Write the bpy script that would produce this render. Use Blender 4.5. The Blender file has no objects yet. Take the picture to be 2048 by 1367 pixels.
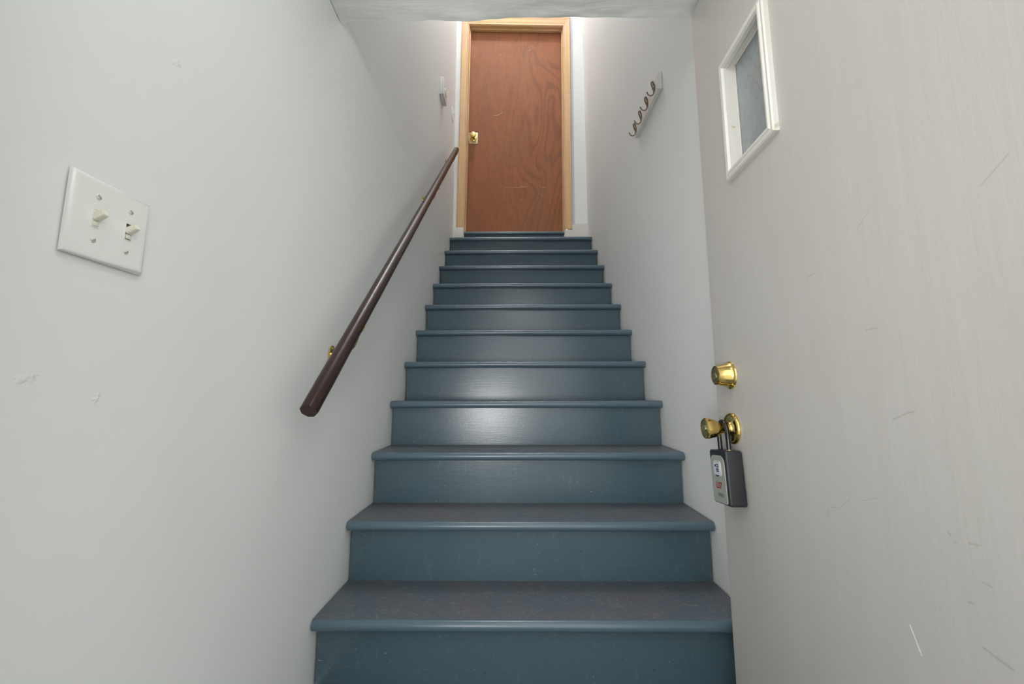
import bpy, bmesh, math, random
from mathutils import Vector, Matrix, noise
random.seed(7)
S = bpy.context.scene
C = S.collection
E = 0.8060            # height of the camera above the entry floor
PI = math.pi

# ------------------------------------------------------------------ camera
cam = bpy.data.objects.new('camera', bpy.data.cameras.new('camera'))
C.objects.link(cam)
cam.data.sensor_width = 36.0
cam.data.lens = 809.906 / 2048 * 36.0
cam.data.clip_start = 0.01
th, ya, ro = 0.131892, -0.008844, -0.001285
_f = Vector((math.sin(ya)*math.cos(th), math.cos(ya)*math.cos(th), math.sin(th)))
_r = Vector((math.cos(ya), -math.sin(ya), 0.0))
_u = _r.cross(_f)
_r2 = math.cos(ro)*_r + math.sin(ro)*_u
_u2 = -math.sin(ro)*_r + math.cos(ro)*_u
m = Matrix((( _r2.x, _u2.x, -_f.x, 0.563656), (_r2.y, _u2.y, -_f.y, 0.0), (_r2.z, _u2.z, -_f.z, E), (0, 0, 0, 1)))
cam.matrix_world = m
S.camera = cam

# ------------------------------------------------------------------ light
w = bpy.data.worlds.new('overcast_sky'); S.world = w; w.use_nodes = True
wn = w.node_tree.nodes; wl = w.node_tree.links
bg = wn['Background']
bg.inputs['Color'].default_value = (0.99, 1.0, 0.985, 1)
bg.inputs['Strength'].default_value = 2.65

def lamp(name, kind, loc, energy, color, size=0.1, aim=None, size_y=None, spread=None):
    d = bpy.data.lights.new(name, kind); d.energy = energy; d.color = color
    if kind == 'POINT': d.shadow_soft_size = size
    if kind == 'AREA':
        d.size = size
        if size_y: d.shape = 'RECTANGLE'; d.size_y = size_y
        if spread: d.spread = spread
    o = bpy.data.objects.new(name, d); C.objects.link(o); o.location = loc
    if aim is not None:
        o.rotation_euler = (Vector(aim) - Vector(loc)).to_track_quat('-Z', 'Y').to_euler()
    return o
lamp('ceiling_bulb_light', 'POINT', (0.55, 3.25, E + 4.05), 0.7, (1.0, 0.94, 0.935), 0.04)
lamp('entry_fill_light', 'POINT', (0.62, 0.52, E + 1.06), 3.8, (1.0, 0.99, 0.97), 0.09)  # unseen fill lamp, added to even out the entry door and walls
lamp('ceiling_bulb_light', 'POINT', (0.42, 2.55, E + 5.10), 80, (1.0, 0.955, 0.955), 0.04)
lamp('photo_flash_light', 'AREA', (0.30, -0.40, E - 0.16), 4.6, (1.0, 0.985, 0.98), 0.30, aim=(0.64, 2.6, E + 0.9), spread=math.radians(85))

S.view_settings.view_transform = 'Standard'
S.view_settings.look = 'None'
S.view_settings.gamma = 1.0
S.view_settings.use_curve_mapping = False
S.view_settings.exposure = 0.0
S.cycles.max_bounces = 10
S.cycles.diffuse_bounces = 6
S.cycles.sample_clamp_indirect = 8

# ------------------------------------------------------------------ material helpers
def srgb(r, g, b):
    f = lambda c: (c/255/12.92) if c/255 <= 0.04045 else ((c/255+0.055)/1.055)**2.4
    return (f(r), f(g), f(b), 1)

class Mat:
    def __init__(s, name, color, rough=0.5, metal=0.0, spec=0.5):
        s.m = bpy.data.materials.new(name); s.m.use_nodes = True
        s.t = s.m.node_tree; s.n = s.t.nodes; s.l = s.t.links
        s.b = s.n['Principled BSDF']
        s.b.inputs['Roughness'].default_value = rough
        s.b.inputs['Metallic'].default_value = metal
        s.b.inputs['Specular IOR Level'].default_value = spec
        s.color = None; s.h = None; s.r = None
        s.geo = s.n.new('ShaderNodeTexCoord')
        s.co = s.geo.outputs['Object']
        rgb = s.n.new('ShaderNodeRGB'); rgb.outputs[0].default_value = color
        s.color = rgb.outputs[0]; s.rough0 = rough
    def noise(s, scale, detail=4, rough=0.55, stretch=(1, 1, 1), dist=0.0, offset=(0, 0, 0)):
        mp = s.n.new('ShaderNodeMapping'); mp.inputs['Scale'].default_value = stretch
        mp.inputs['Location'].default_value = offset
        s.l.new(s.co, mp.inputs['Vector'])
        t = s.n.new('ShaderNodeTexNoise'); t.inputs['Scale'].default_value = scale
        t.inputs['Detail'].default_value = detail; t.inputs['Roughness'].default_value = rough
        t.inputs['Distortion'].default_value = dist
        s.l.new(mp.outputs[0], t.inputs['Vector'])
        return t.outputs['Fac']
    def voro(s, scale, stretch=(1, 1, 1), feature='F1', rnd=1.0):
        mp = s.n.new('ShaderNodeMapping'); mp.inputs['Scale'].default_value = stretch
        s.l.new(s.co, mp.inputs['Vector'])
        t = s.n.new('ShaderNodeTexVoronoi'); t.feature = feature
        t.inputs['Scale'].default_value = scale; t.inputs['Randomness'].default_value = rnd
        s.l.new(mp.outputs[0], t.inputs['Vector'])
        return t
    def ramp(s, fac, a, b, lo=0.0, hi=1.0):
        t = s.n.new('ShaderNodeMapRange'); t.interpolation_type = 'SMOOTHSTEP'
        t.inputs['From Min'].default_value = a; t.inputs['From Max'].default_value = b
        t.inputs['To Min'].default_value = lo; t.inputs['To Max'].default_value = hi
        s.l.new(fac, t.inputs['Value']); return t.outputs[0]
    def math(s, op, a, b=None):
        t = s.n.new('ShaderNodeMath'); t.operation = op
        for i, v in enumerate((a, b)):
            if v is None: continue
            if isinstance(v, (int, float)): t.inputs[i].default_value = v
            else: s.l.new(v, t.inputs[i])
        return t.outputs[0]
    def xyz(s):
        t = s.n.new('ShaderNodeSeparateXYZ'); s.l.new(s.co, t.inputs[0]); return t.outputs
    def mix(s, fac, color, blend='MIX'):
        t = s.n.new('ShaderNodeMix'); t.data_type = 'RGBA'; t.blend_type = blend
        if isinstance(fac, (int, float)): t.inputs[0].default_value = fac
        else: s.l.new(fac, t.inputs[0])
        s.l.new(s.color, t.inputs[6])
        if isinstance(color, tuple): t.inputs[7].default_value = color
        else: s.l.new(color, t.inputs[7])
        s.color = t.outputs[2]
    def bump(s, h, strength, dist):
        t = s.n.new('ShaderNodeBump'); t.inputs['Strength'].default_value = strength
        t.inputs['Distance'].default_value = dist
        s.l.new(h, t.inputs['Height'])
        if s.h is not None: s.l.new(s.h, t.inputs['Normal'])
        s.h = t.outputs[0]
    def rough(s, sock): s.r = sock
    def marks(s, segs):
        """mask of short strokes: list of (a, b, width) in object coordinates"""
        g = seg_group(); out = None
        for a, b, wd in segs:
            t = s.n.new('ShaderNodeGroup'); t.node_tree = g
            s.l.new(s.co, t.inputs['P'])
            t.inputs['A'].default_value = a; t.inputs['B'].default_value = b; t.inputs['W'].default_value = wd
            out = t.outputs[0] if out is None else s.math('MAXIMUM', out, t.outputs[0])
        return out
    def done(s):
        s.l.new(s.color, s.b.inputs['Base Color'])
        if s.h is not None: s.l.new(s.h, s.b.inputs['Normal'])
        if s.r is not None: s.l.new(s.r, s.b.inputs['Roughness'])
        return s.m

_sg = []
def seg_group():
    if _sg: return _sg[0]
    g = bpy.data.node_groups.new('stroke_mask', 'ShaderNodeTree')
    for n_, ty in (('P', 'NodeSocketVector'), ('A', 'NodeSocketVector'), ('B', 'NodeSocketVector'), ('W', 'NodeSocketFloat')):
        g.interface.new_socket(n_, in_out='INPUT', socket_type=ty)
    g.interface.new_socket('Mask', in_out='OUTPUT', socket_type='NodeSocketFloat')
    i = g.nodes.new('NodeGroupInput'); o = g.nodes.new('NodeGroupOutput')
    def vm(op, *a):
        t = g.nodes.new('ShaderNodeVectorMath'); t.operation = op
        for k, v in enumerate(a): g.links.new(v, t.inputs[k])
        return t
    def mm(op, a, b, clamp=False):
        t = g.nodes.new('ShaderNodeMath'); t.operation = op; t.use_clamp = clamp
        for k, v in enumerate((a, b)):
            if isinstance(v, (int, float)): t.inputs[k].default_value = v
            else: g.links.new(v, t.inputs[k])
        return t.outputs[0]
    ab = vm('SUBTRACT', i.outputs['B'], i.outputs['A']).outputs[0]
    ap = vm('SUBTRACT', i.outputs['P'], i.outputs['A']).outputs[0]
    d1 = vm('DOT_PRODUCT', ap, ab).outputs['Value']; d2 = vm('DOT_PRODUCT', ab, ab).outputs['Value']
    t = mm('DIVIDE', d1, d2, True)
    sc = g.nodes.new('ShaderNodeVectorMath'); sc.operation = 'SCALE'
    g.links.new(ab, sc.inputs[0]); g.links.new(t, sc.inputs['Scale'])
    dd = vm('SUBTRACT', ap, sc.outputs[0]).outputs[0]
    nz = g.nodes.new('ShaderNodeTexNoise'); nz.inputs['Scale'].default_value = 220
    g.links.new(i.outputs['P'], nz.inputs['Vector'])
    ln = vm('LENGTH', dd).outputs['Value']
    wj = mm('MULTIPLY', i.outputs['W'], mm('MULTIPLY', nz.outputs['Fac'], 1.5))
    r = mm('DIVIDE', ln, wj)
    g.links.new(mm('SUBTRACT', 1.25, r, True), o.inputs[0])
    _sg.append(g); return g

def simple(name, color, rough=0.5, metal=0.0, bump=None):
    M_ = Mat(name, color, rough, metal)
    if bump: M_.bump(M_.noise(bump[0], 3), bump[1], bump[2])
    return M_.done()

# ---- wall paint
def wall_paint(name, col, marks_w=None, marks_d=None, bumps=None):
    M_ = Mat(name, col, 0.55, 0, 0.35)
    M_.mix(M_.ramp(M_.noise(1.6, 3), 0.35, 0.75, 0, 0.10), srgb(208, 204, 198))
    M_.bump(M_.noise(7, 3, 0.5), 0.22, 0.006)
    M_.bump(M_.noise(160, 4, 0.6), 0.10, 0.0012)
    sp = M_.voro(9)
    if bumps: M_.bump(M_.marks(bumps), 0.9, 0.0012)
    if marks_w: M_.mix(M_.marks(marks_w), srgb(226, 226, 220))
    if marks_d: M_.mix(M_.marks(marks_d), srgb(92, 88, 80))
    return M_.done()
def LW(y, z, dy, dz, wd): return ((0, y, E+z), (0, y+dy, E+z+dz), wd)
PAINT = srgb(221, 223, 222)
m_wall_l = wall_paint('grey_wall_paint_left', PAINT,
    marks_w=[LW(.647, .040, .004, -.012, .0016), LW(.633, -.047, .006, .003, .0013), LW(.655, -.10, .010, .002, .0016), LW(1.038, -.232, .006, .016, .0018),
             LW(.88, -.36, .010, .008, .0015), LW(.70, -.53, .003, .012, .0016), LW(1.30, .38, .003, .022, .0016), LW(1.52, .28, .002, .030, .0016), LW(.40, -.34, .006, .002, .0016)],
    marks_d=[LW(.755, -.170, .012, .004, .0011), LW(.633, .289, .002, .004, .0010)],
    bumps=[LW(.46, .02, .010, .004, .007), LW(.545, -.005, .004, .006, .005), LW(.60, .55, .010, .004, .006), LW(.45, .20, .02, .003, .003)])
m_wall = wall_paint('grey_wall_paint', PAINT,
    marks_w=[((1.22, 1.45, E+.9), (1.22, 1.452, E+.905), .002), ((1.22, 2.2, E+1.7), (1.22, 2.21, E+1.73), .006)])
m_ceil = Mat('brushed_ceiling_paint', srgb(216, 219, 214), 0.32)
m_ceil.bump(m_ceil.noise(14, 5, 0.6, (1.0, 7.0, 1.0), 0.6), 0.30, 0.003)
m_ceil.bump(m_ceil.noise(5, 3, 0.5, (1, 3, 1), 0.6), 0.45, 0.008)
m_ceil = m_ceil.done()

# ---- painted entry door, local coordinates: x along the door from the lock edge, z up
def DM(s_, z, ds, dz, wd): return ((s_, 0, E+z), (s_+ds, 0, E+z+dz), wd)
m_d1 = Mat('warm_grey_door_paint', srgb(184, 181, 177), 0.42, 0, 0.4)
m_d1.mix(m_d1.ramp(m_d1.noise(26, 4, 0.6, (1, 1, 0.06)), 0.35, 0.8, 0, 0.16), srgb(168, 162, 155))
m_d1.mix(m_d1.ramp(m_d1.noise(3.0, 4), 0.5, 0.75, 0, 0.14), srgb(170, 162, 150))
m_d1.bump(m_d1.noise(60, 4, 0.6, (1, 1, 0.05)), 0.45, 0.0011)
m_d1.bump(m_d1.noise(9, 3), 0.15, 0.003)
m_d1.mix(m_d1.ramp(m_d1.xyz()[0], 0.0, 0.010, 0.5, 0), srgb(186, 172, 140))
m_d1.mix(m_d1.math('MULTIPLY', m_d1.marks([
    DM(.235, .912, .013, -.001, .0012), DM(.243, .893, .001, -.012, .0009), DM(.20, .43, .003, 0, .0022), DM(.548, -.035, .022, .010, .0022), DM(.57, -.025, .012, .003, .002),
    DM(.405, -.192, .020, .003, .0013), DM(.43, -.185, .018, .016, .0013), DM(.475, -.165, .03, .012, .0010), DM(.395, -.20, .001, -.012, .0018),
    DM(.605, -.17, .004, -.003, .0020), DM(.612, -.18, .003, 0, .0018), DM(.63, -.175, .010, .001, .0016), DM(.64, -.215, .008, -.001, .0018),
    DM(.62, -.245, .006, .001, .0022), DM(.63, -.29, .028, -.006, .0024), DM(.40, .22, .020, .002, .0022), DM(.52, .26, .03, .02, .0012), DM(.30, .05, .001, .008, .0008),
    DM(.12, -.115, .001, .001, .0010), DM(.165, .065, .001, .001, .0010), DM(.15, -.05, .001, .001, .0013), DM(.185, -.30, .001, -.02, .0009), DM(.52, .10, .02, .0, .0018), DM(.30, .335, .012, .006, .0010), DM(.70, .24, .03, .02, .0014),
    DM(.19, .345, .004, .002, .0022), DM(.205, -.31, .001, 0, .0012), DM(.27, -.37, .001, 0, .0012)]), 0.32), srgb(120, 116, 108))
m_d1.mix(m_d1.marks([DM(.535, -.315, .012, -.030, .0016), DM(.31, -.075, .001, 0, .0012)]), srgb(235, 235, 232))
m_d1 = m_d1.done()
m_trimw = Mat('off_white_gloss_trim', srgb(208, 206, 199), 0.35)
m_trimw.bump(m_trimw.noise(90, 3, 0.5, (1, 1, 0.3)), 0.2, 0.001)
m_trimw.mix(m_trimw.ramp(m_trimw.noise(40, 4), 0.66, 0.74, 0, 0.5), srgb(165, 140, 110))
m_trimw = m_trimw.done()
m_base = simple('grey_white_baseboard_paint', srgb(206, 203, 197), 0.4, 0, (60, 0.15, 0.001))

# ---- stair paint
def stair_paint(name, dusty):
    M_ = Mat(name, srgb(66, 86, 95), 0.3, 0, 0.5)
    M_.mix(M_.ramp(M_.noise(5, 4, 0.6, (1, 1, 2.5)), 0.3, 0.8, 0, 0.2), srgb(60, 77, 86))
    if dusty:
        M_.mix(M_.ramp(M_.noise(4, 5, 0.6, (1, 1.4, 1), 1.2), 0.34, 0.68, 0.30, 0.95), srgb(84, 83, 89))
        M_.mix(M_.ramp(M_.noise(26, 6, 0.75, (1, 1.3, 1), 2.5), 0.50, 0.70, 0, 0.7), srgb(122, 119, 114))
        M_.mix(M_.ramp(M_.noise(190, 2, 0.6), 0.58, 0.70, 0, 0.35), srgb(128, 126, 122))
    else:
        M_.mix(M_.ramp(M_.noise(90, 6, 0.75, (0.35, 1, 1.6), 0.3), 0.50, 0.80, 0, 0.30), srgb(96, 108, 114))
        M_.mix(M_.ramp(M_.noise(22, 5, 0.7, (2.2, 1, 0.7), 0.5, (9, 2, 5)), 0.55, 0.78, 0, 0.30), srgb(112, 124, 128))
    cl = M_.ramp(M_.noise(7, 3, 0.6, offset=(3, 1, 2)), 0.50, 0.62)
    fine = M_.ramp(M_.noise(150, 3, 0.55, (0.55, 0.8, 1.1), 0.3, (1, 7, 3)), 0.69, 0.73)
    M_.mix(M_.math('MULTIPLY', M_.math('MULTIPLY', fine, cl), 0.6), srgb(170, 172, 164))
    cl2 = M_.ramp(M_.noise(6, 3, 0.6, offset=(8, 4, 7)), 0.52, 0.60)
    fine2 = M_.ramp(M_.noise(110, 3, 0.55, (0.6, 1, 1.2), 0.3, (5, 2, 9)), 0.69, 0.72)
    M_.mix(M_.math('MULTIPLY', M_.math('MULTIPLY', fine2, cl2), 0.85), srgb(24, 30, 34))
    # brushed enamel: long horizontal strokes
    M_.bump(M_.noise(70, 5, 0.65, (0.12, 1.0, 3.0) if not dusty else (0.2, 2.5, 1), 0.1), 0.34, 0.0007)
    M_.bump(M_.noise(150, 4, 0.6), 0.30, 0.0006)
    base = 0.50 if dusty else 0.25
    M_.b.inputs['Roughness'].default_value = base
    return M_.done()
m_riser = stair_paint('slate_blue_gloss_riser_paint', False)
m_tread = stair_paint('dusty_slate_blue_tread_paint', True)
m_nose = Mat('slate_blue_nosing_paint', srgb(76, 94, 105), 0.27)
m_nose.bump(m_nose.noise(60, 4, 0.6, (0.3, 1, 1)), 0.25, 0.001)
m_nose.mix(m_nose.ramp(m_nose.noise(50, 5, 0.7), 0.66, 0.76, 0, 0.4), srgb(150, 155, 152))
m_nose = m_nose.done()

# ---- brown flush door: rotary cut veneer
m_d2 = Mat('red_brown_veneer', srgb(150, 93, 60), 0.6, 0, 0.25)
m_d2.mix(m_d2.ramp(m_d2.noise(3.2, 6, 0.62, (3.0, 1, 0.55), 2.6), 0.38, 0.62, 0, 0.35), srgb(124, 78, 56))
m_d2.mix(m_d2.ramp(m_d2.noise(9, 6, 0.7, (4.0, 1, 0.5), 3.0), 0.46, 0.66, 0, 0.22), srgb(104, 62, 42))
_rg = m_d2.math('SINE', m_d2.math('MULTIPLY', m_d2.noise(1.15, 2.5, 0.45, (2.0, 1, 0.65), 0.7, (4.3, 0, 1.2)), 95))
m_d2.mix(m_d2.math('MULTIPLY', m_d2.ramp(_rg, 0.0, 1.0, 0, 0.5), m_d2.ramp(m_d2.xyz()[0], 0.35, 0.85, 0.25, 1.0)), srgb(112, 72, 52))
m_d2.mix(m_d2.ramp(m_d2.noise(120, 3, 0.6, (2.5, 1, 0.10), 0.2), 0.5, 0.75, 0, 0.28), srgb(92, 56, 40))
m_d2.mix(m_d2.ramp(m_d2.noise(1.8, 3, 0.5, (2, 1, 0.8), 1.0, (5, 0, 2)), 0.48, 0.7, 0, 0.35), srgb(126, 92, 66))
def d2m(x, z, dx, dz, wd): return ((x, 3.56, E+z), (x+dx, 3.56, E+z+dz), wd)
m_d2.mix(m_d2.math('MULTIPLY', m_d2.marks([d2m(.355, 2.660, .05, .006, .0030), d2m(.40, 2.665, .040, .026, .0028), d2m(.465, 1.930, .15, -.006, .0020),
    d2m(.610, 1.926, .055, .010, .0026), d2m(.618, 1.949, .020, -.020, .0022), d2m(.794, 1.933, .05, -.014, .0024), d2m(.803, 1.859, .034, -.03, .0022), d2m(.608, 1.812, .028, -.014, .0024),
    d2m(.16, 3.42, .006, -.03, .002), d2m(.17, 3.30, .004, -.02, .002), d2m(.42, 3.31, .01, 0, .003), d2m(.70, 3.35, .02, .01, .003)]), 0.6), srgb(206, 176, 150))
m_d2 = m_d2.done()
# ---- finger-jointed pine
def pine(name, axis):
    M_ = Mat(name, srgb(206, 172, 124), 0.5, 0, 0.35)
    st = [22, 22, 22]; st[axis] = 0.8
    M_.mix(M_.ramp(M_.noise(2.4, 5, 0.6, tuple(st), 0.6), 0.4, 0.7, 0, 0.5), srgb(184, 146, 96))
    # blocks along the length with their own tone
    o = M_.xyz()[axis]
    ph = M_.math('ADD', M_.math('MULTIPLY', o, 3.1), M_.math('MULTIPLY', M_.math('SINE', M_.math('MULTIPLY', o, 6.3)), 0.35))
    q = M_.math('FLOOR', ph)
    wn_ = M_.n.new('ShaderNodeTexWhiteNoise'); wn_.noise_dimensions = '1D'; M_.l.new(q, wn_.inputs['W'])
    M_.mix(M_.ramp(wn_.outputs['Value'], 0, 1, 0, 0.42), srgb(200, 160, 138))
    fr = M_.math('FRACT', ph)
    M_.mix(M_.ramp(fr, 0.0, 0.012, 0.25, 0), srgb(130, 100, 70))
    v = M_.voro(7); M_.mix(M_.ramp(v.outputs['Distance'], 0.04, 0.07, 0.6, 0), srgb(140, 92, 52))
    return M_.done()
m_pine_v = pine('finger_jointed_pine_upright', 2)
m_pine_h = pine('finger_jointed_pine_head', 0)

m_rail = Mat('dark_brown_rail_varnish', srgb(40, 23, 20), 0.30, 0, 0.4)
m_rail.mix(m_rail.ramp(m_rail.noise(20, 5, 0.7), 0.5, 0.75, 0, 0.5), srgb(58, 38, 35))
m_rail.mix(m_rail.ramp(m_rail.noise(60, 6, 0.8), 0.63, 0.70, 0, 0.5), srgb(118, 96, 88))
m_rail.bump(m_rail.noise(60, 4), 0.25, 0.0015)
m_rail = m_rail.done()
m_brass = Mat('polished_brass', srgb(224, 196, 122), 0.12, 1.0)
m_brass.mix(m_brass.ramp(m_brass.noise(70, 4), 0.5, 0.8, 0, 0.4), srgb(186, 148, 78))
m_brass = m_brass.done()
m_brass_dull = simple('dull_brass_face', srgb(150, 142, 100), 0.38, 0.9)
m_nickel = simple('key_cylinder_nickel', srgb(196, 188, 150), 0.3, 1.0)
m_hook = simple('brushed_dark_nickel', srgb(140, 128, 118), 0.3, 1.0, (80, 0.2, 0.0005))
m_white_pl = simple('white_plastic', srgb(226, 226, 222), 0.28)
m_ivory = simple('ivory_plastic', srgb(226, 224, 208), 0.3)
m_screw = simple('painted_screw', srgb(206, 206, 198), 0.35, 0.2)
m_slot = simple('dark_slot', srgb(60, 58, 54), 0.7)
m_slotg = simple('grey_screw_slot', srgb(128, 126, 118), 0.6)  # plain grey for the slot strips on the screw heads
m_black = Mat('black_vinyl', srgb(30, 33, 37), 0.48)
m_black.mix(m_black.ramp(m_black.noise(260, 2), 0.74, 0.78, 0, 0.6), srgb(120, 122, 122))
m_black.bump(m_black.noise(400, 2), 0.3, 0.0004)
m_black = m_black.done()
m_blackg = simple('gloss_black_coated_steel', srgb(18, 20, 23), 0.22)
m_panel = simple('silver_grey_face_plate', srgb(176, 178, 170), 0.35, 0.3)
m_rim = simple('dial_rim_grey', srgb(188, 188, 182), 0.35)
m_display = simple('pale_dial_window', srgb(196, 206, 216), 0.2)
m_ink = simple('black_print', srgb(28, 30, 40), 0.5)
m_inkg = simple('grey_print', srgb(80, 86, 80), 0.5)
m_red = simple('red_marker', srgb(140, 28, 44), 0.5)
m_glass = Mat('frost_patterned_glass', srgb(140, 148, 152), 0.22, 0, 0.6)
_v = m_glass.voro(36, (1, 1, 0.7), 'DISTANCE_TO_EDGE')
_k = m_glass.math('MULTIPLY', m_glass.ramp(_v.outputs['Distance'], 0.0, 0.09, 1, 0), m_glass.ramp(m_glass.noise(9, 4, 0.6, (1, 1, .6), 1.5), 0.42, 0.58))
m_glass.mix(m_glass.math('MULTIPLY', _k, 0.45), srgb(112, 110, 108))
m_glass.mix(m_glass.ramp(m_glass.noise(9, 4, 0.6, (1, 1, .6), 1.5), 0.42, 0.62, 0, 0.45), srgb(140, 138, 134))
m_glass.bump(_v.outputs['Distance'], 0.4, 0.002)
m_glass = m_glass.done()
m_floor = simple('worn_grey_floor_paint', srgb(96, 100, 102), 0.5, 0, (30, 0.2, 0.001))
m_ground = simple('outdoor_concrete', srgb(186, 186, 182), 0.85, 0, (20, 0.3, 0.003))
m_dark = simple('dark_brown_stringer', srgb(54, 50, 44), 0.8)  # plain dark brown of the stringers, visible beside the riser ends
m_caulk = simple('pale_blue_grey_caulk', srgb(182, 190, 198), 0.5)
m_shadowless = m_base

# ------------------------------------------------------------------ mesh helpers
def link(name, me, parent=None):
    o = bpy.data.objects.new(name, me); C.objects.link(o)
    if parent: o.parent = parent
    return o
def finish(name, bm, mat, parent=None, smooth=True, angle=35):
    bmesh.ops.recalc_face_normals(bm, faces=bm.faces)
    me = bpy.data.meshes.new(name)
    bm.to_mesh(me); bm.free()
    mats = mat if isinstance(mat, (list, tuple)) else [mat]
    for x in mats: me.materials.append(x)
    if smooth:
        me.polygons.foreach_set('use_smooth', [True]*len(me.polygons))
        me.set_sharp_from_angle(angle=math.radians(angle))
    return link(name, me, parent)
def empty(name, loc=(0, 0, 0)):
    o = bpy.data.objects.new(name, None); C.objects.link(o); o.location = loc; o.empty_display_size = 0.05
    return o
def thing(name, label, cat, loc=(0, 0, 0), group=None):
    o = empty(name, loc); o['label'] = label; o['category'] = cat
    if group: o['group'] = group
    return o
def struct(o, label=None):
    o['kind'] = 'structure'
    if label: o['label'] = label
    return o
def box(bm, x0, x1, y0, y1, z0, z1, bevel=0.0, seg=2):
    r = bmesh.ops.create_cube(bm, size=1.0)
    for v in r['verts']:
        v.co = Vector((x0+(v.co.x+.5)*(x1-x0), y0+(v.co.y+.5)*(y1-y0), z0+(v.co.z+.5)*(z1-z0)))
    if bevel > 0:
        es = list({e for v in r['verts'] for e in v.link_edges})
        return bmesh.ops.bevel(bm, geom=es, offset=bevel, segments=seg, profile=0.5, affect='EDGES')
def boxo(name, dims, mat, parent=None, bevel=0.0, seg=2):
    bm = bmesh.new(); box(bm, *dims, bevel=bevel, seg=seg); return finish(name, bm, mat, parent)
def lathe(bm, prof, axis='z', n=40, origin=(0, 0, 0)):
    """prof: (radius, height) list, revolved about axis"""
    rings = []
    for r, h in prof:
        ring = []
        if r < 1e-6:
            ring = [bm.verts.new(ax3(axis, 0, 0, h, origin))]
        else:
            for k in range(n):
                a = 2*PI*k/n; ring.append(bm.verts.new(ax3(axis, r*math.cos(a), r*math.sin(a), h, origin)))
        rings.append(ring)
    for a, b in zip(rings, rings[1:]):
        if len(a) == 1 and len(b) == 1: continue
        for k in range(n):
            k2 = (k+1) % n
            if len(a) == 1: bm.faces.new((a[0], b[k], b[k2]))
            elif len(b) == 1: bm.faces.new((a[k], b[0], a[k2]))
            else: bm.faces.new((a[k], b[k], b[k2], a[k2]))
    for ring in (rings[0], rings[-1]):
        if len(ring) > 1: bm.faces.new(ring)
def ax3(axis, a, b, h, o):
    if axis == 'z': v = (a, b, h)
    elif axis == 'x': v = (h, a, b)
    else: v = (b, h, a)
    return Vector(v) + Vector(o)
def tube(bm, pts, rad, n=12, flat=None):
    pts = [Vector(p) for p in pts]; rings = []
    up = None
    for i, p in enumerate(pts):
        t = (pts[min(i+1, len(pts)-1)] - pts[max(i-1, 0)]).normalized()
        if up is None:
            up = Vector((0, 1, 0)) if abs(t.y) < 0.9 else Vector((1, 0, 0))
        sd = t.cross(up).normalized(); up = sd.cross(t).normalized()
        r = rad[i] if isinstance(rad, (list, tuple)) else rad
        fu, fs = (flat if flat else (1, 1))
        rings.append([bm.verts.new(p + sd*math.cos(2*PI*k/n)*r*fs + up*math.sin(2*PI*k/n)*r*fu) for k in range(n)])
    for a, b in zip(rings, rings[1:]):
        for k in range(n): bm.faces.new((a[k], b[k], b[(k+1) % n], a[(k+1) % n]))
    bm.faces.new(rings[0]); bm.faces.new(rings[-1])
def smooth_pts(pts, n=6):
    out = []; P = [Vector(p) for p in pts]
    for i in range(len(P)-1):
        p0, p1, p2, p3 = P[max(i-1, 0)], P[i], P[i+1], P[min(i+2, len(P)-1)]
        for k in range(n):
            t = k/n
            out.append(0.5*((2*p1)+(-p0+p2)*t+(2*p0-5*p1+4*p2-p3)*t*t+(-p0+3*p1-3*p2+p3)*t**3))
    out.append(P[-1]); return out
def prism(bm, poly, axis, a, b):
    """extrude a 2D polygon along axis from a to b"""
    def P(u, v, h): return {'x': (h, u, v), 'y': (u, h, v), 'z': (u, v, h)}[axis]
    r0 = [bm.verts.new(P(u, v, a)) for u, v in poly]; r1 = [bm.verts.new(P(u, v, b)) for u, v in poly]
    n = len(poly)
    for k in range(n): bm.faces.new((r0[k], r0[(k+1) % n], r1[(k+1) % n], r1[k]))
    bm.faces.new(r0); bm.faces.new(r1[::-1])
    return r0, r1

# ------------------------------------------------------------------ setting
W = 1.22; YB = 3.50; YF = 0.12; TOP = E + 5.30; LOW = E + 1.200; YH = 1.155
RUN, RISE, Y1, OVH, NT = 0.211598, 0.195683, 1.190286, 0.0377, 0.031

def grid_wall(name, x, side, mat):
    """side wall with a little plaster unevenness and a drywall seam at the upper floor level"""
    bm = bmesh.new(); ny, zs = 60, []
    z = 0.0
    seam = E + 1.255
    zs = [0.0 + k*(seam-0.03)/30 for k in range(31)] + [seam-0.010, seam, seam+0.02] + [seam+0.02+(k+1)*(TOP-seam-0.02)/40 for k in range(40)]
    rows = []
    for z in zs:
        row = []
        for j in range(ny+1):
            y = YF - 0.0 + (YB+0.12-YF)*j/ny
            d = -0.0018*abs(noise.noise(Vector((y*2.1, z*2.1, side*5.0))))
            up = -0.0016*max(0.0, 1-(y-YH)/1.3) if z < seam else 0.0
            row.append(bm.verts.new((x + side*(d + up) , y, z)))
        rows.append(row)
    for a, b in zip(rows, rows[1:]):
        for j in range(ny): bm.faces.new((a[j], a[j+1], b[j+1], b[j]))
    # give it depth
    back = [bm.verts.new((x - side*0.10, yy, zz)) for yy, zz in ((YF, 0), (YB+0.12, 0), (YB+0.12, TOP), (YF, TOP))]
    bm.faces.new(back)
    bm.faces.new([back[0]] + rows[0] + [back[1]])
    bm.faces.new([back[3]] + rows[-1] + [back[2]])
    bm.faces.new([back[0]] + [r[0] for r in rows] + [back[3]])
    bm.faces.new([back[1]] + [r[-1] for r in rows] + [back[2]])
    return struct(finish(name, bm, mat))
grid_wall('wall_left', 0.0, 1, m_wall_l)
grid_wall('wall_right', W, -1, m_wall)

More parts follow.
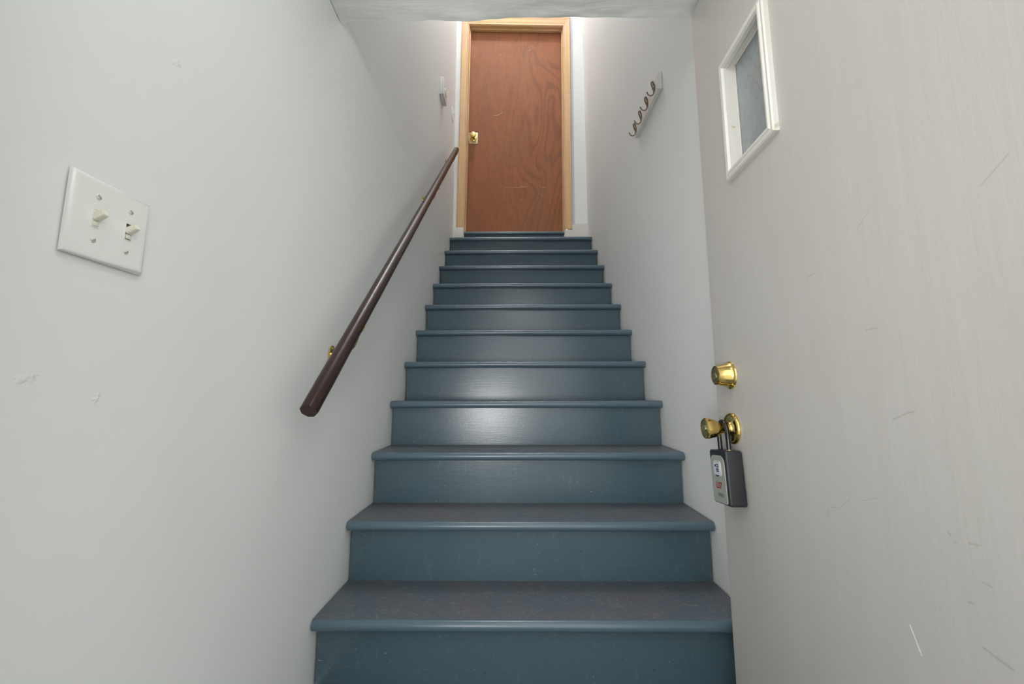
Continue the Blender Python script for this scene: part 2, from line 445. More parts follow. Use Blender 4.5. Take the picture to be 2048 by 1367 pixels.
# wall at the top of the stairs with the door opening
JX0, JX1 = 0.088, 1.024         # rough opening
ZT = E + 1.347                  # landing height
bm = bmesh.new()
box(bm, 0.0, JX0, YB, YB+0.12, 0.0, TOP)
box(bm, JX1+0.022, W, YB, YB+0.12, 0.0, TOP)
box(bm, JX0, JX1+0.022, YB, YB+0.12, E+3.605, TOP)
box(bm, JX0, JX1+0.022, YB, YB+0.12, 0.0, E+1.40)
struct(finish('wall_back', bm, m_wall, smooth=False))
# low entry ceiling (underside of the upper floor) with lumpy brushed paint on its edge
bm = bmesh.new(); nx, nyy = 150, 26; rows = []
for j in range(nyy+1):
    y = YF + (YH-YF)*(1-(1-j/nyy)**1.8)
    row = []
    for i in range(nx+1):
        x = W*i/nx
        dz = 0.0012*noise.noise(Vector((x*6, y*22, 0)))
        t = max(0, (y-(YH-0.075))/0.075)
        lump = noise.noise(Vector((x*9, y*30, 3.1)))*0.0045 + noise.noise(Vector((x*26, y*60, 7.7)))*0.0020
        dz -= t*(0.0025 + lump)
        yy = y
        if j == nyy: yy += 0.003*noise.noise(Vector((x*18, 1.7, 0)))
        if 0.30 < x < 0.47: dz -= 0.0035*t*math.sin(PI*(x-0.30)/0.17)
        dz += t*0.006*(1 if x > 0.55 else max(0, (x-0.45)/0.1))
        row.append(bm.verts.new((x, yy, LOW+dz)))
    rows.append(row)
for a, b in zip(rows, rows[1:]):
    for i in range(nx): bm.faces.new((a[i], a[i+1], b[i+1], b[i]))
tf = [bm.verts.new((v.co.x, YH+0.0, LOW+0.02)) for v in rows[-1]]
for i in range(nx): bm.faces.new((rows[-1][i], rows[-1][i+1], tf[i+1], tf[i]))
b4 = [bm.verts.new(c) for c in ((0, YF, LOW+0.02), (W, YF, LOW+0.02))]
bm.faces.new([b4[0]] + tf + [b4[1]])
bm.faces.new([b4[0]] + rows[0] + [b4[1]])
bm.faces.new([b4[0]] + [r[0] for r in rows] + [tf[0]])
bm.faces.new([b4[1]] + [r[-1] for r in rows] + [tf[-1]])
struct(finish('ceiling', bm, m_ceil), 'low entry ceiling with lumpy brushed grey paint along its edge')
struct(boxo('wall_front', (0, W, YH-0.10, YH, LOW+0.02, TOP), m_wall), 'header wall above the low entry ceiling')
struct(boxo('ceiling', (0, W, YH, YB+0.12, TOP, TOP+0.06), m_wall), 'upper ceiling over the stairs')
struct(boxo('floor', (0, W, YF, YB+0.12, -0.06, 0.0), m_floor))
# outside wall around the entry opening; the photographer stands just outside it
bm = bmesh.new()
OX0, OX1 = 0.19, 1.085
box(bm, -0.10, OX0, YF-0.0, YF+0.13, 0, TOP)
box(bm, OX1+0.04, W+0.10, YF, YF+0.13, 0, TOP)
box(bm, OX0, OX1+0.04, YF, YF+0.13, E+1.20, TOP)
struct(finish('wall_front', bm, m_wall, smooth=False), 'entry wall around the open doorway')
struct(boxo('ground', (-14, 15, -28, YF, -0.10, -0.02), m_ground), 'paved ground outside the entrance')

# baseboard blocks either side of the upper door
bm = bmesh.new(); box(bm, 0.0, 0.097, YB-0.016, YB, ZT, E+1.507, 0.0015)
struct(finish('baseboard_left', bm, m_base))
bm = bmesh.new()
prism(bm, [(1.006, ZT), (W, ZT), (W, E+1.534), (1.077, E+1.534), (1.077, E+1.476), (1.006, E+1.476)], 'y', YB-0.016, YB)
struct(finish('baseboard_right', bm, m_base))

# ------------------------------------------------------------------ staircase
st = thing('staircase', 'slate blue painted wooden staircase rising between the two grey walls', 'staircase', (0.6, Y1, 0))
def inv(o, root):
    o.matrix_parent_inverse = Matrix.Translation(root.location).inverted(); return o
GAP = 0.0025
def make_tread(i):
    y0 = Y1 + (i-1)*RUN; z1 = RISE*i
    y1 = y0 + RUN + OVH - 0.0002 if i < 11 else YB-0.0005
    bm = bmesh.new(); r = NT/2
    prof = [(y1, z1-NT), (y0+r, z1-NT)]
    for k in range(1, 12):
        a = -PI/2 - PI*k/12
        prof.append((y0+r+r*1.0*math.cos(a), z1-r+r*math.sin(a)))
    prof += [(y0+r, z1), (y1, z1)]
    nx = 24; rings = []
    for k in range(nx+1):
        x = GAP + (W-2*GAP)*k/nx
        wob = 0.0008*noise.noise(Vector((x*5, i*3.3, 0)))
        # wall ends are slightly rounded by paint
        e = min(x-GAP, W-GAP-x)
        sh = 0.003*(1-min(1, e/0.01))
        rings.append([bm.verts.new((x, (y if y >= y0+r else y+wob+sh), z)) for y, z in prof])
    for a, b in zip(rings, rings[1:]):
        for k in range(len(prof)):
            k2 = (k+1) % len(prof)
            f = bm.faces.new((a[k], b[k], b[k2], a[k2]))
            if all(abs(v.co.z-z1) < 1e-5 for v in f.verts): f.material_index = 1
    bm.faces.new(rings[0]); bm.faces.new(rings[-1])
    return inv(finish('tread', bm, [m_nose, m_tread], st, angle=50), st)
for i in range(1, 12): make_tread(i)
for i in range(1, 12):
    y0 = Y1 + (i-1)*RUN + OVH
    bm = bmesh.new()
    dl = 0.006 + 0.002*random.random(); dr = 0.005 + 0.002*random.random()
    box(bm, dl, W-dr, y0, y0+0.016, (RISE*(i-1)-NT if i > 1 else 0.0005), RISE*i-NT-0.0003)
    inv(finish('riser', bm, m_riser, st), st)
# carriage behind the risers closes the gaps
bm = bmesh.new()
poly = [(Y1+OVH+0.018, 0.001)]
for i in range(1, 12):
    y0 = Y1+(i-1)*RUN+OVH+0.018
    poly += [(y0, RISE*(i-1) if i > 1 else 0.001), (y0, RISE*i-NT-0.001)]
    if i < 11: poly += [(y0+RUN, RISE*i-NT-0.001)]
poly = poly[1:]
poly += [(YB-0.002, RISE*11-NT-0.001), (YB-0.002, 0.001)]
# simple stepped stringers at both walls
q = []
for p in poly:
    if not q or (abs(p[0]-q[-1][0])+abs(p[1]-q[-1][1])) > 1e-6: q.append(p)
for xa, xb in ((0.003, 0.03), (W-0.03, W-0.003)):
    bm2 = bmesh.new(); prism(bm2, q, 'x', xa, xb)
    inv(finish('stringer', bm2, m_dark, st, smooth=False), st)
bm.free()
# little threshold step in front of the brown door
bm = bmesh.new(); zt = E+1.459; prof = [(3.56, zt-0.027), (3.473, zt-0.027)]
for k in range(1, 10):
    a = -PI/2-PI*k/10; prof.append((3.473+.0135*math.cos(a), zt-.0135+.0135*math.sin(a)))
prof += [(3.473, zt), (3.56, zt)]
prism(bm, prof, 'x', 0.104, 1.004)
inv(finish('threshold', bm, m_nose, st, angle=50), st)
inv(boxo('threshold_riser', (0.100, 1.004, 3.488, 3.4995, ZT+0.0005, zt-0.0275), m_riser, st), st)

# ------------------------------------------------------------------ brown door at the top (slightly out of square)
d2 = struct(empty('door_2', (0.55, 3.56, ZT+0.11)), 'red-brown flush wooden door in a raw pine frame at the top of the stairs')
ZD = E + 1.46
def warp(o):
    for v in o.data.vertices:
        t = (v.co.z - ZD)/2.1
        v.co.x += 0.022*t; v.co.z += -0.030*(v.co.x-0.10)*max(0, t)
    return o
def d2o(name, bm, mat, parent=None, **k):
    o = finish(name, bm, mat, None, **k); warp(o); o.parent = parent or d2
    if parent is None: o.matrix_parent_inverse = Matrix.Translation(d2.location).inverted()
    return o
bm = bmesh.new(); box(bm, 0.1035, 1.0045, 3.56, 3.598, ZD+0.004, E+3.570, 0.001, 1)
leaf = d2o('door_leaf', bm, m_d2)
HX0, HX1, HZ = 0.1015, 1.0065, E+3.573
for x0, x1 in ((HX0-0.018, HX0), (HX1, HX1+0.018)):
    bm = bmesh.new(); box(bm, x0, x1, YB-0.002, YB+0.115, ZD+0.002, HZ+0.018, 0.001, 1); d2o('side_jamb', bm, m_pine_v)
bm = bmesh.new(); box(bm, HX0, HX1, YB-0.002, YB+0.115, HZ, HZ+0.018, 0.001, 1); d2o('head_jamb', bm, m_pine_h)
for x0, x1 in ((HX0, HX0+0.010), (HX1-0.010, HX1)):
    bm = bmesh.new(); box(bm, x0, x1, 3.528, 3.559, ZD+0.002, HZ-0.001, 0.002, 2); d2o('door_stop', bm, m_pine_v)
bm = bmesh.new(); box(bm, HX0+0.0105, HX1-0.0105, 3.528, 3.559, HZ-0.011, HZ, 0.002, 2); d2o('door_stop', bm, m_pine_h)
# moulded casing, mitred at the head
CP = [(0.0, 0.0), (0.0, 0.007), (0.004, 0.010), (0.012, 0.0085), (0.020, 0.012), (0.034, 0.013), (0.044, 0.0135), (0.052, 0.017), (0.062, 0.0165), (0.066, 0.012), (0.066, 0.0)]
ci0, ci1, ciz = HX0-0.005, HX1+0.005, HZ+0.005
def casing_leg(sgn, xi, zb):
    bm = bmesh.new(); a = []; b = []
    for u, d in CP:
        a.append(bm.verts.new((xi+sgn*u, YB-0.0005-d, zb))); b.append(bm.verts.new((xi+sgn*u, YB-0.0005-d, ciz+u*1.5)))
    n = len(CP)
    for k in range(n): bm.faces.new((a[k], a[(k+1) % n], b[(k+1) % n], b[k]))
    bm.faces.new(a); bm.faces.new(b[::-1])
    return d2o('casing', bm, m_pine_v, angle=20)
casing_leg(-1, ci0, E+1.508); casing_leg(1, ci1, E+1.4885)
bm = bmesh.new(); a = []; b = []
for u, d in CP:
    a.append(bm.verts.new((ci0-u, YB-0.0005-d, ciz+u*1.5))); b.append(bm.verts.new((ci1+u, YB-0.0005-d, ciz+u*1.5)))
n = len(CP)
for k in range(n): bm.faces.new((a[k], a[(k+1) % n], b[(k+1) % n], b[k]))
bm.faces.new(a); bm.faces.new(b[::-1]); d2o('casing', bm, m_pine_h, angle=20)
bm = bmesh.new(); box(bm, ci1+0.067, ci1+0.090, YB-0.003, YB-0.0003, E+1.536, E+3.70, 0.001, 1); d2o('caulk_strip', bm, m_caulk)
# knob with square latch plate
kx, kz = 0.160, E+2.424
kb = empty('door_knob', (kx, 3.555, kz)); kb.parent = d2; inv(kb, d2)
kb['label'] = 'small brass knob on a square pale plate'
def ko(name, bm, mat):
    return finish(name, bm, mat, kb)
bm = bmesh.new(); box(bm, -0.048, 0.050, 0.001, 0.005, -0.055, 0.058, 0.004, 3); ko('latch_plate', bm, m_nickel)
bm = bmesh.new(); lathe(bm, [(0.032, 0.001), (0.032, -0.004), (0.026, -0.010), (0.014, -0.014), (0.012, -0.032), (0.020, -0.040), (0.0265, -0.052), (0.0275, -0.060), (0.025, -0.066), (0.018, -0.069), (0.0, -0.069)], 'y', 36, (0.010, 0, -0.006)); ko('knob', bm, m_brass)
bm = bmesh.new(); lathe(bm, [(0.009, -0.0685), (0.009, -0.0705), (0.0, -0.0705)], 'y', 20, (0.010, 0, -0.006)); ko('key_cylinder', bm, m_nickel)
for sx, sz in ((-0.03, 0.045), (0.036, 0.046), (-0.03, -0.043), (0.036, -0.043)):
    bm = bmesh.new(); lathe(bm, [(0.004, 0.001), (0.004, -0.0007), (0, -0.0015)], 'y', 12, (sx, 0, sz)); ko('screw', bm, m_brass_dull)

# ------------------------------------------------------------------ open entry door
AL = math.radians(1.9)
PD = Vector((1.1253, 1.1453, 0))
DL = 0.86
d1 = struct(empty('door_1', PD), 'warm grey painted entry door standing open along the right wall')
# local axes: +x = along the door towards the hinge, +y = out of the face into the stairwell, +z up
dv = Vector((-math.sin(AL), -math.cos(AL), 0)); nv = Vector((-math.cos(AL), math.sin(AL), 0))
DMX = Matrix(((dv.x, nv.x, 0, PD.x), (dv.y, nv.y, 0, PD.y), (0, 0, 1, 0), (0, 0, 0, 1)))
d1.matrix_world = DMX
TH = 0.042
# slab with a real opening for the little window
wx0, wx1, wz0, wz1 = 0.181, 0.346, E+0.564, E+0.858
bm = bmesh.new()
xs = [0.0, wx0, wx1, DL]; zs = [0.010, wz0, wz1, E+1.190]
def quad(c): bm.faces.new([bm.verts.new(p) for p in c])
for i in range(3):
    for j in range(3):
        if i == 1 and j == 1: continue
        for y in (0.0, -TH):
            quad(((xs[i], y, zs[j]), (xs[i+1], y, zs[j]), (xs[i+1], y, zs[j+1]), (xs[i], y, zs[j+1])))
for x0, x1, z0, z1 in ((0, DL, zs[0], zs[0]), (0, DL, zs[3], zs[3]), (wx0, wx1, wz0, wz0), (wx0, wx1, wz1, wz1)):
    quad(((x0, 0, z0), (x1, 0, z1), (x1, -TH, z1), (x0, -TH, z0)))
for x, z0, z1 in ((0, zs[0], zs[3]), (DL, zs[0], zs[3]), (wx0, wz0, wz1), (wx1, wz0, wz1)):
    quad(((x, 0, z0), (x, 0, z1), (x, -TH, z1), (x, -TH, z0)))
bmesh.ops.remove_doubles(bm, verts=bm.verts, dist=1e-5)
finish('door_slab', bm, m_d1, d1, smooth=False)
wf = empty('window_frame'); wf.parent = d1; wf['label'] = 'small glazed light with off-white moulding'
fo = (0.162, 0.365, E+0.546, E+0.870)
MP = [(0.0, 0.0), (0.0, 0.010), (0.003, 0.013), (0.009, 0.0125), (0.013, 0.0155), (0.018, 0.0150), (0.0215, 0.010), (0.0215, 0.0)]
def mould(side):
    """mitred moulding stick on one side of the light; profile (inward distance, height off the face)"""
    x0, x1, z0, z1 = fo; bm = bmesh.new(); a = []; b = []
    for u, d in MP:
        if side == 'l': p, q_ = (x0+u, d, z0+u), (x0+u, d, z1-u)
        if side == 'r': p, q_ = (x1-u, d, z0+u), (x1-u, d, z1-u)
        if side == 'b': p, q_ = (x0+u, d, z0+u), (x1-u, d, z0+u)
        if side == 't': p, q_ = (x0+u, d, z1-u), (x1-u, d, z1-u)
        a.append(bm.verts.new(p)); b.append(bm.verts.new(q_))
    n = len(MP)
    for k in range(n): bm.faces.new((a[k], a[(k+1) % n], b[(k+1) % n], b[k]))
    bm.faces.new(a); bm.faces.new(b[::-1])
    finish('moulding', bm, m_trimw, wf, angle=25)
for s_ in 'lrbt': mould(s_)
e = 0.003
for dims in ((wx0, wx0+e, -TH, 0.0105, wz0, wz1), (wx1-e, wx1, -TH, 0.0105, wz0, wz1), (wx0+e, wx1-e, -TH, 0.0105, wz0, wz0+e), (wx0+e, wx1-e, -TH, 0.0105, wz1-e, wz1)):
    boxo('reveal', (dims[0], dims[1], dims[2], dims[3]-0.0005, dims[4], dims[5]), m_trimw, wf)
boxo('glass_pane', (wx0+e, wx1-e, -0.024, -0.020, wz0+e, wz1-e), m_glass, wf)
for dims in ((wx0+e, wx0+e+.004, -0.020, -0.016, wz0+e, wz1-e), (wx0+e+.0045, wx1-e, -0.020, -0.016, wz0+e, wz0+e+.004), (wx0+e+.0045, wx1-e, -0.020, -0.016, wz1-e-.004, wz1-e)):
    boxo('glazing_bead', dims, m_trimw, wf, 0.0015)
# deadbolt
db = empty('deadbolt'); db.parent = d1; db.location = (0.084, 0, E+0.052)
bm = bmesh.new(); lathe(bm, [(0.0345, 0.0), (0.0360, 0.0015), (0.0352, 0.004), (0.0325, 0.006), (0.0300, 0.012), (0.0255, 0.034), (0.0248, 0.0385), (0.0230, 0.0395), (0.0215, 0.0385), (0.0, 0.0385)], 'y', 56); finish('collar', bm, m_brass, db)
bm = bmesh.new(); lathe(bm, [(0.0214, 0.0386), (0.0205, 0.0392), (0.0, 0.0392)], 'y', 40); finish('lock_face', bm, m_brass_dull, db)
bm = bmesh.new(); lathe(bm, [(0.0085, 0.039), (0.0085, 0.0412), (0.0, 0.0412)], 'y', 28, (0, 0, -0.003)); kc = finish('key_cylinder', bm, m_nickel, db)
boxo('keyhole', (-0.001, 0.001, 0.041, 0.0416, -0.008, 0.001), m_slot, db)
# door knob
kn = empty('door_knob'); kn.parent = d1; kn.location = (0.079, 0, E-0.084)
bm = bmesh.new(); lathe(bm, [(0.0395, 0.0), (0.0400, 0.003), (0.0385, 0.0065), (0.0360, 0.0085), (0.0335, 0.0080), (0.0320, 0.0065), (0.020, 0.0060), (0.017, 0.009), (0.0150, 0.013), (0.0, 0.013)], 'y', 56); finish('rosette', bm, m_brass, kn)
bm = bmesh.new(); lathe(bm, [(0.0125, 0.0125), (0.0118, 0.018), (0.0118, 0.028), (0.0140, 0.0335), (0.0190, 0.040), (0.0225, 0.048), (0.0255, 0.060), (0.0268, 0.066), (0.0262, 0.0705), (0.0240, 0.0728), (0.0220, 0.0715), (0.0, 0.0715)], 'y', 56); finish('knob', bm, m_brass, kn)
bm = bmesh.new(); lathe(bm, [(0.0185, 0.0714), (0.018, 0.0722), (0.0, 0.0722)], 'y', 40); finish('lock_face', bm, m_brass_dull, kn)
bm = bmesh.new(); lathe(bm, [(0.0080, 0.0720), (0.0080, 0.0740), (0.0, 0.0740)], 'y', 28); finish('key_cylinder', bm, m_nickel, kn)
boxo('keyhole', (-0.001, 0.001, 0.0738, 0.0745, -0.006, 0.004), m_slot, kn)
for z in (0.25, 1.0, 1.75):
    bm = bmesh.new(); lathe(bm, [(0.006, z-0.045), (0.006, z+0.045)], 'z', 12, (DL+0.004, -TH-0.003, 0)); finish('hinge', bm, m_brass_dull, d1)

# ------------------------------------------------------------------ key lock box hanging on the knob
lk = thing('key_lock_box', 'black key lock box with silver front hanging by its shackle from the brass door knob', 'lock box')
loc = DMX @ Vector((0.078, 0.0245, E-0.138))
lk.matrix_world = Matrix.Translation(loc) @ DMX.to_3x3().to_4x4() @ Matrix.Rotation(math.radians(-4.6), 4, 'Y')
# local: x along the door (+ towards camera), y out of the door face, z up; origin at the top of the body
BW, BD, BH = 0.0450, 0.0212, 0.131
bm = bmesh.new(); box(bm, -BW, BW, -BD, BD, -BH, 0.0, 0.006, 4); body = finish('body', bm, m_black, lk)
# face plate with round shouldered top
def face_poly(hw, zb, zt_, rt, rb):
    pts = []
    for cx, cz, r, a0 in ((hw-rt, zt_-rt, rt, 0), (-hw+rt, zt_-rt, rt, 90), (-hw+rb, zb+rb, rb, 180), (hw-rb, zb+rb, rb, 270)):
        for k in range(7):
            a = math.radians(a0+90*k/6); pts.append((cx+r*math.cos(a), cz+r*math.sin(a)))
    return pts
bm = bmesh.new(); prism(bm, face_poly(0.0365, -BH+0.004, -0.013, 0.020, 0.006), 'y', BD-0.0005, BD+0.0018); plate = finish('face_plate', bm, m_panel, lk)
bm = bmesh.new(); prism(bm, face_poly(0.020, -0.064, -0.026, 0.009, 0.009), 'y', BD+0.0005, BD+0.0032); finish('dial_surround', bm, m_rim, plate)
bm = bmesh.new(); prism(bm, face_poly(0.0165, -0.061, -0.030, 0.006, 0.007), 'y', BD+0.001, BD+0.0038); finish('dial_window', bm, m_display, plate)
bm = bmesh.new(); prism(bm, [(-0.011, -0.0600), (-0.004, -0.0645), (0.004, -0.0645), (0.011, -0.0600), (0.004, -0.0615), (-0.004, -0.0615)], 'y', BD+0.003, BD+0.0045); finish('thumb_catch', bm, m_slot, plate)
def text(s_, size, x, z, mat, name, parent, y, bold=0.0, sx=1.0, shear=0.0, parent_thing=None):
    cu = bpy.data.curves.new(name, 'FONT'); cu.body = s_; cu.size = size; cu.align_x = 'CENTER'; cu.align_y = 'CENTER'
    cu.extrude = 0.0002; cu.offset = bold; cu.shear = shear
    t = bpy.data.objects.new(name, cu); C.objects.link(t)
    dg = bpy.context.evaluated_depsgraph_get()
    me = bpy.data.meshes.new_from_object(t.evaluated_get(dg)); bpy.data.objects.remove(t)
    o = link(name, me, parent); me.materials.clear(); me.materials.append(mat)
    # text plane: x -> local x, y -> local z, facing +y when seen from the stairwell
    for v in me.vertices:
        a, b, c = v.co; v.co = Vector((a*sx + x, y + c, b + z))
    return o
yq = BD+0.0040
bm = bmesh.new(); prism(bm, [(-0.0115, -0.0385), (-0.0030, -0.0345), (-0.0030, -0.0425)], 'y', yq, yq+0.0004); finish('arrow', bm, m_ink, plate)
text('22', 0.0115, 0.0055, -0.0385, m_ink, 'dial_digits', plate, yq, 0.0003)
text('222', 0.0110, 0.0035, -0.0495, m_ink, 'dial_digits', plate, yq, 0.0003, 0.9)
text('L57', 0.0205, 0.000, -0.0865, m_red, 'red_handwriting', plate, BD+0.0021, 0.0006, 0.95, 0.1)
text('CPSUS', 0.0120, 0.005, -0.1085, m_inkg, 'grey_handwriting', plate, BD+0.0021, 0.0001, 0.85, 0.1)
pts = [(-0.0235, 0, -0.004), (-0.0235, 0, 0.030)]
for k in range(0, 13):
    a = PI - PI*k/12; pts.append((0.0235*math.cos(a), 0, 0.0475+0.0235*math.sin(a)))
pts += [(0.0235, 0, 0.030), (0.0235, 0, -0.004)]
bm = bmesh.new(); tube(bm, pts, 0.0055, 16); finish('shackle', bm, m_blackg, lk)
for x in (-0.0235, 0.0235):
    bm = bmesh.new(); lathe(bm, [(0.0068, -0.0005), (0.0068, 0.0012), (0.0050, 0.0025)], 'z', 20, (x, 0, 0)); finish('shackle_collar', bm, m_nickel if x > 0 else m_blackg, lk)

# ------------------------------------------------------------------ handrail
ra, rb = Vector((0.080, 0.954, E-0.035)), Vector((0.080, 3.102, E+2.014))
hr = thing('handrail', 'dark brown round wooden handrail sloping up along the left wall on brass brackets', 'handrail', (0, ra.y, ra.z))
bm = bmesh.new()
t = (rb-ra).normalized(); L = (rb-ra).length; sd = Vector((1, 0, 0)); up = sd.cross(t).normalized()
rings = []; N = 90
for i in range(N+1):
    d = L*i/N; p = ra + t*d
    R_ = 0.0212 + 0.0003*noise.noise(Vector((d*6, 0, 0)))
    ring = []
    for k in range(32):
        a = 2*PI*k/32
        # the near end is whittled to a blunt many-sided butt
        oct_ = math.cos(PI/8)/math.cos(((a+PI/8) % (PI/4))-PI/8)
        f = max(0, 1-d/0.10); r = R_*(1-f + f*oct_*0.985)
        if i in (0, N): r *= 0.965
        ring.append(bm.verts.new(p + sd*math.cos(a)*r + up*math.sin(a)*r + (t*0.0015 if i == 1 else Vector()) ))
    rings.append(ring)
p1 = []
for a, b in zip(rings, rings[1:]):
    for k in range(32): bm.faces.new((a[k], b[k], b[(k+1) % 32], a[(k+1) % 32]))
bm.faces.new(rings[0]); bm.faces.new(rings[-1])
# shift ring 1 close to the butt for a crisp worn arris
for v in rings[1]: v.co -= t*(L/N-0.003)
rail = finish('rail', bm, m_rail, hr, angle=50); inv(rail, hr)
def bracket(y):
    zr = ra.z + (y-ra.y)*t.z/t.y
    b = empty('bracket', (0, y, zr-0.105)); b.parent = hr; b.matrix_parent_inverse = Matrix.Translation(hr.location).inverted()
    bm = bmesh.new(); pl = []
    for k in range(32):
        a = 2*PI*k/32; pl.append((0.019*math.cos(a), 0.024*math.sin(a)+ (0.008 if math.sin(a) > 0 else -0.008)))
    prism(bm, pl, 'x', 0.0008, 0.0045)
    bmesh.ops.bevel(bm, geom=[e_ for e_ in bm.edges if all(v.co.x > 0.004 for v in e_.verts)], offset=0.0015, segments=2, affect='EDGES')
    finish('wall_plate', bm, m_brass, b)
    bm = bmesh.new()
    arm = smooth_pts([(0.004, 0, 0.004), (0.022, 0, 0.003), (0.045, 0, 0.010), (0.064, 0, 0.028), (0.074, 0, 0.050), (0.080, 0, 0.074)], 5)
    tube(bm, arm, [0.009]*3 + [0.0058]*(len(arm)-6) + [0.007]*3, 14); finish('arm', bm, m_brass, b)
    bm = bmesh.new()
    # saddle strap hugging the underside of the rail
    tl = Vector((0, t.y, t.z)); upv = Vector((0, -t.z, t.y))
    c0 = Vector((0.080, 0, 0.105))
    rows = []
    for s_ in (-0.024, 0.004):
        for rr in (0.0222, 0.0245):
            rows.append([bm.verts.new(c0 + tl*s_ + Vector((1, 0, 0))*rr*math.sin(a) - upv*rr*math.cos(a)) for a in [math.radians(-44+88*k/12) for k in range(13)]])
    A, B_, C_, D_ = rows
    for k in range(12):
        bm.faces.new((A[k], A[k+1], C_[k+1], C_[k])); bm.faces.new((B_[k], B_[k+1], D_[k+1], D_[k]))
        bm.faces.new((A[k], A[k+1], B_[k+1], B_[k])); bm.faces.new((C_[k], C_[k+1], D_[k+1], D_[k]))
    bm.faces.new((A[0], B_[0], D_[0], C_[0])); bm.faces.new((A[12], B_[12], D_[12], C_[12]))
    finish('saddle', bm, m_brass, b)
    for dy, dz in ((0, 0.022), (-0.009, -0.022), (0.009, -0.022)):
        bm = bmesh.new(); lathe(bm, [(0.0045, 0.004), (0.0045, 0.006), (0.002, 0.0075), (0, 0.0075)], 'x', 14, (0, dy, dz)); finish('screw', bm, m_brass_dull, b)
for y in (1.228, 2.330, 3.056): bracket(y)

# ------------------------------------------------------------------ coat rack on the right wall
cr = thing('coat_rack', 'white wooden coat rack board with four metal hooks on the right wall', 'coat rack', (W, 1.82, E+1.395))
bm = bmesh.new()
bx0, bx1 = -0.0205, -0.0005
prism(bm, [(bx1, -0.042), (bx0, -0.042), (bx0, 0.024), (bx0+0.004, 0.030), (bx0+0.007, 0.038), (bx1, 0.041)], 'y', -0.178, 0.175)
bmesh.ops.bevel(bm, geom=[e_ for e_ in bm.edges], offset=0.0012, segments=2, affect='EDGES')
bd = finish('board', bm, m_trimw, cr)
hook_proto = None
for k, y in enumerate((1.682, 1.778, 1.874, 1.968)):
    if hook_proto is None:
        h = empty('hook'); h.parent = cr; h.location = (bx0, y-1.82, -0.018)
        bm = bmesh.new()
        pl = [(0.008*math.cos(2*PI*j/24), 0.019*math.sin(2*PI*j/24)+0.012) for j in range(24)]
        prism(bm, pl, 'x', -0.0022, 0.0002); bp = finish('back_plate', bm, m_hook, h)
        bm = bmesh.new()
        low = smooth_pts([(-0.002, 0, 0.010), (-0.004, 0, -0.004), (-0.007, 0, -0.018), (-0.015, 0, -0.0265), (-0.026, 0, -0.026), (-0.034, 0, -0.017), (-0.0365, 0, -0.010)], 5)
        tube(bm, low, [0.0029]*(len(low)-3)+[0.0031, 0.0036, 0.0030], 12); lo_ = finish('lower_prong', bm, m_hook, h)
        bm = bmesh.new()
        upp = smooth_pts([(-0.0035, 0, -0.006), (-0.0065, 0, 0.004), (-0.010, 0, 0.016), (-0.0135, 0, 0.028), (-0.014, 0, 0.036), (-0.011, 0, 0.041), (-0.006, 0, 0.039), (-0.003, 0, 0.028)], 5)
        tube(bm, upp, [0.0026]*6+[0.0032]*(len(upp)-6), 12, (1.6, 1.0)); finish('upper_prong', bm, m_hook, h)
        for z in (0.000, 0.027):
            bm = bmesh.new(); lathe(bm, [(0.0028, -0.0022), (0.0026, -0.0036), (0, -0.004)], 'x', 12, (0, 0.0, z)); finish('screw', bm, m_brass_dull, h)
        hook_proto = h
    else:
        h = hook_proto.copy(); C.objects.link(h); h.parent = cr; h.location = (bx0, y-1.82, -0.018)
        for ch in list(hook_proto.children):
            c = ch.copy(); C.objects.link(c); c.parent = h

# ------------------------------------------------------------------ double light switch near the camera
SY0, SY1, SZ0, SZ1 = 0.4735, 0.5835, E+0.179, E+0.2895
sw = thing('light_switch', 'large white double light switch plate on the left wall near the entrance', 'light switch', (0, (SY0+SY1)/2, (SZ0+SZ1)/2))
hw_, hh_ = (SY1-SY0)/2, (SZ1-SZ0)/2
bm = bmesh.new()
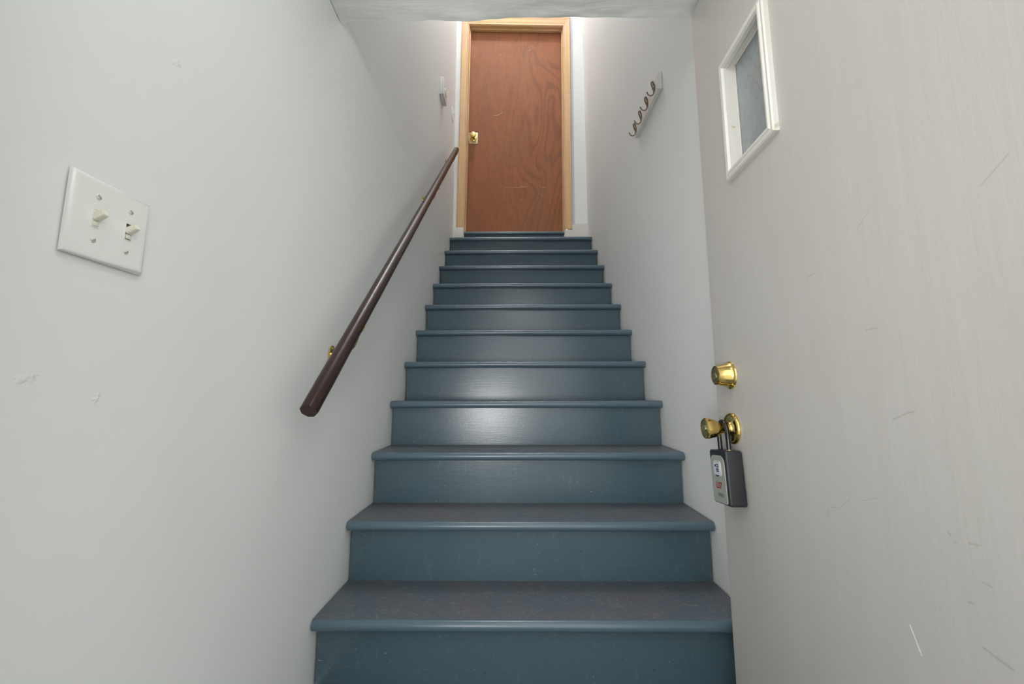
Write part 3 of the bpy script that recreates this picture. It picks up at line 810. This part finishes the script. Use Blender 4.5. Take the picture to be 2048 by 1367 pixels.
# bevelled shell plate
o_ = [(-hw_, -hh_), (hw_, -hh_), (hw_, hh_), (-hw_, hh_)]
levels = [(0.0004, 0.0), (0.0030, 0.0003), (0.0052, 0.0022), (0.0060, 0.0055), (0.0061, 0.010)]
rings = [[bm.verts.new((d, (abs(a)-ins)*(1 if a > 0 else -1), (abs(b)-ins)*(1 if b > 0 else -1))) for a, b in o_] for d, ins in levels]
for A, B_ in zip(rings, rings[1:]):
    for k in range(4): bm.faces.new((A[k], A[(k+1) % 4], B_[(k+1) % 4], B_[k]))
bm.faces.new(rings[0]); bm.faces.new(rings[-1])
finish('cover_plate', bm, m_white_pl, sw, angle=60)
for y in (-0.0130, 0.0330-0.0005):
    tg = empty('toggle'); tg.parent = sw; tg.location = (0.0061, y-0.0085, 0.000)
    frame = bmesh.new()
    for dims in ((-.0003, .0007, -.0052, .0052, -.0125, -.0115), (-.0003, .0007, -.0052, .0052, .0115, .0125), (-.0003, .0007, -.0052, -.0044, -.0115, .0115), (-.0003, .0007, .0044, .0052, -.0115, .0115)): box(frame, *dims)
    finish('slot_frame', frame, m_white_pl, tg)
    boxo('slot', (-0.0004, 0.0002, -0.0044, 0.0044, -0.0115, 0.0115), m_slot if y > 0.01 else m_ivory, tg)
    bm = bmesh.new()
    # lever tilted up
    r = bmesh.ops.create_cube(bm, size=1.0)
    for v in r['verts']:
        k = v.co.x+0.5; wy = 0.0042-0.0006*k; wz = 0.0050-0.0006*k
        v.co = Vector((k*0.0155, v.co.y*2*wy, v.co.z*2*wz))
    bmesh.ops.bevel(bm, geom=bm.edges[:], offset=0.0009, segments=2, affect='EDGES')
    bmesh.ops.rotate(bm, verts=bm.verts, cent=(0, 0, 0), matrix=Matrix.Rotation(math.radians(-26), 3, 'Y'))
    bmesh.ops.translate(bm, verts=bm.verts, vec=(-0.001, 0, 0.0005))
    finish('lever', bm, m_ivory, tg)
    boxo('lever_base', (-0.0002, 0.0016, -0.0036, 0.0036, -0.0105, -0.004), m_ivory, tg, 0.0006)
    for z in (-0.030, 0.030):
        bm = bmesh.new(); lathe(bm, [(0.0034, 0.0060), (0.0033, 0.0070), (0.0018, 0.0079), (0, 0.0080)], 'x', 20, (0, y-0.0085, z)); sc_ = finish('screw', bm, m_screw, sw)
        s2 = bmesh.new(); box(s2, 0.0076, 0.0082, -0.0028, 0.0028, -0.0004, 0.0004)
        bmesh.ops.rotate(s2, verts=s2.verts, cent=(0, 0, 0), matrix=Matrix.Rotation(math.radians(-35 if z > 0 else 40), 3, 'X'))
        bmesh.ops.translate(s2, verts=s2.verts, vec=(0, y-0.0085, z)); finish('slot', s2, m_slotg, sc_)

# ------------------------------------------------------------------ thermostat box and small switch at the top left
tb = thing('thermostat', 'white square thermostat box on the left wall beside the upper door', 'thermostat', (0, 2.815, E+2.306))
bm = bmesh.new(); box(bm, 0.0005, 0.024, -0.068, 0.068, -0.070, 0.070, 0.003, 2); finish('housing', bm, m_white_pl, tb)
bm = bmesh.new(); box(bm, 0.0245, 0.031, -0.070, 0.070, -0.0715, 0.0715, 0.004, 3); finish('front_cover', bm, m_white_pl, tb)
bm = bmesh.new(); lathe(bm, [(0.030, 0.0308), (0.029, 0.036), (0.024, 0.038), (0, 0.038)], 'x', 32, (0, 0.005, -0.005)); finish('dial', bm, m_ivory, tb)
boxo('scale_strip', (0.0308, 0.0322, -0.045, 0.045, 0.040, 0.052), m_ivory, tb, 0.0005)
s3 = thing('light_switch', 'small white single light switch plate on the left wall next to the upper door frame', 'light switch', (0, 3.335, E+2.503))
bm = bmesh.new(); box(bm, 0.0004, 0.0060, -0.035, 0.035, -0.0565, 0.0565, 0.002, 2); finish('cover_plate', bm, m_white_pl, s3)
bm = bmesh.new(); box(bm, 0.0, 0.015, -0.004, 0.004, -0.005, 0.005, 0.0008, 2)
bmesh.ops.rotate(bm, verts=bm.verts, cent=(0, 0, 0), matrix=Matrix.Rotation(math.radians(-25), 3, 'Y'))
bmesh.ops.translate(bm, verts=bm.verts, vec=(0.005, 0, 0)); finish('toggle', bm, m_ivory, s3)
for z in (-0.03, 0.03):
    bm = bmesh.new(); lathe(bm, [(0.0032, 0.0058), (0.003, 0.0068), (0, 0.0074)], 'x', 14, (0, 0, z)); finish('screw', bm, m_screw, s3)
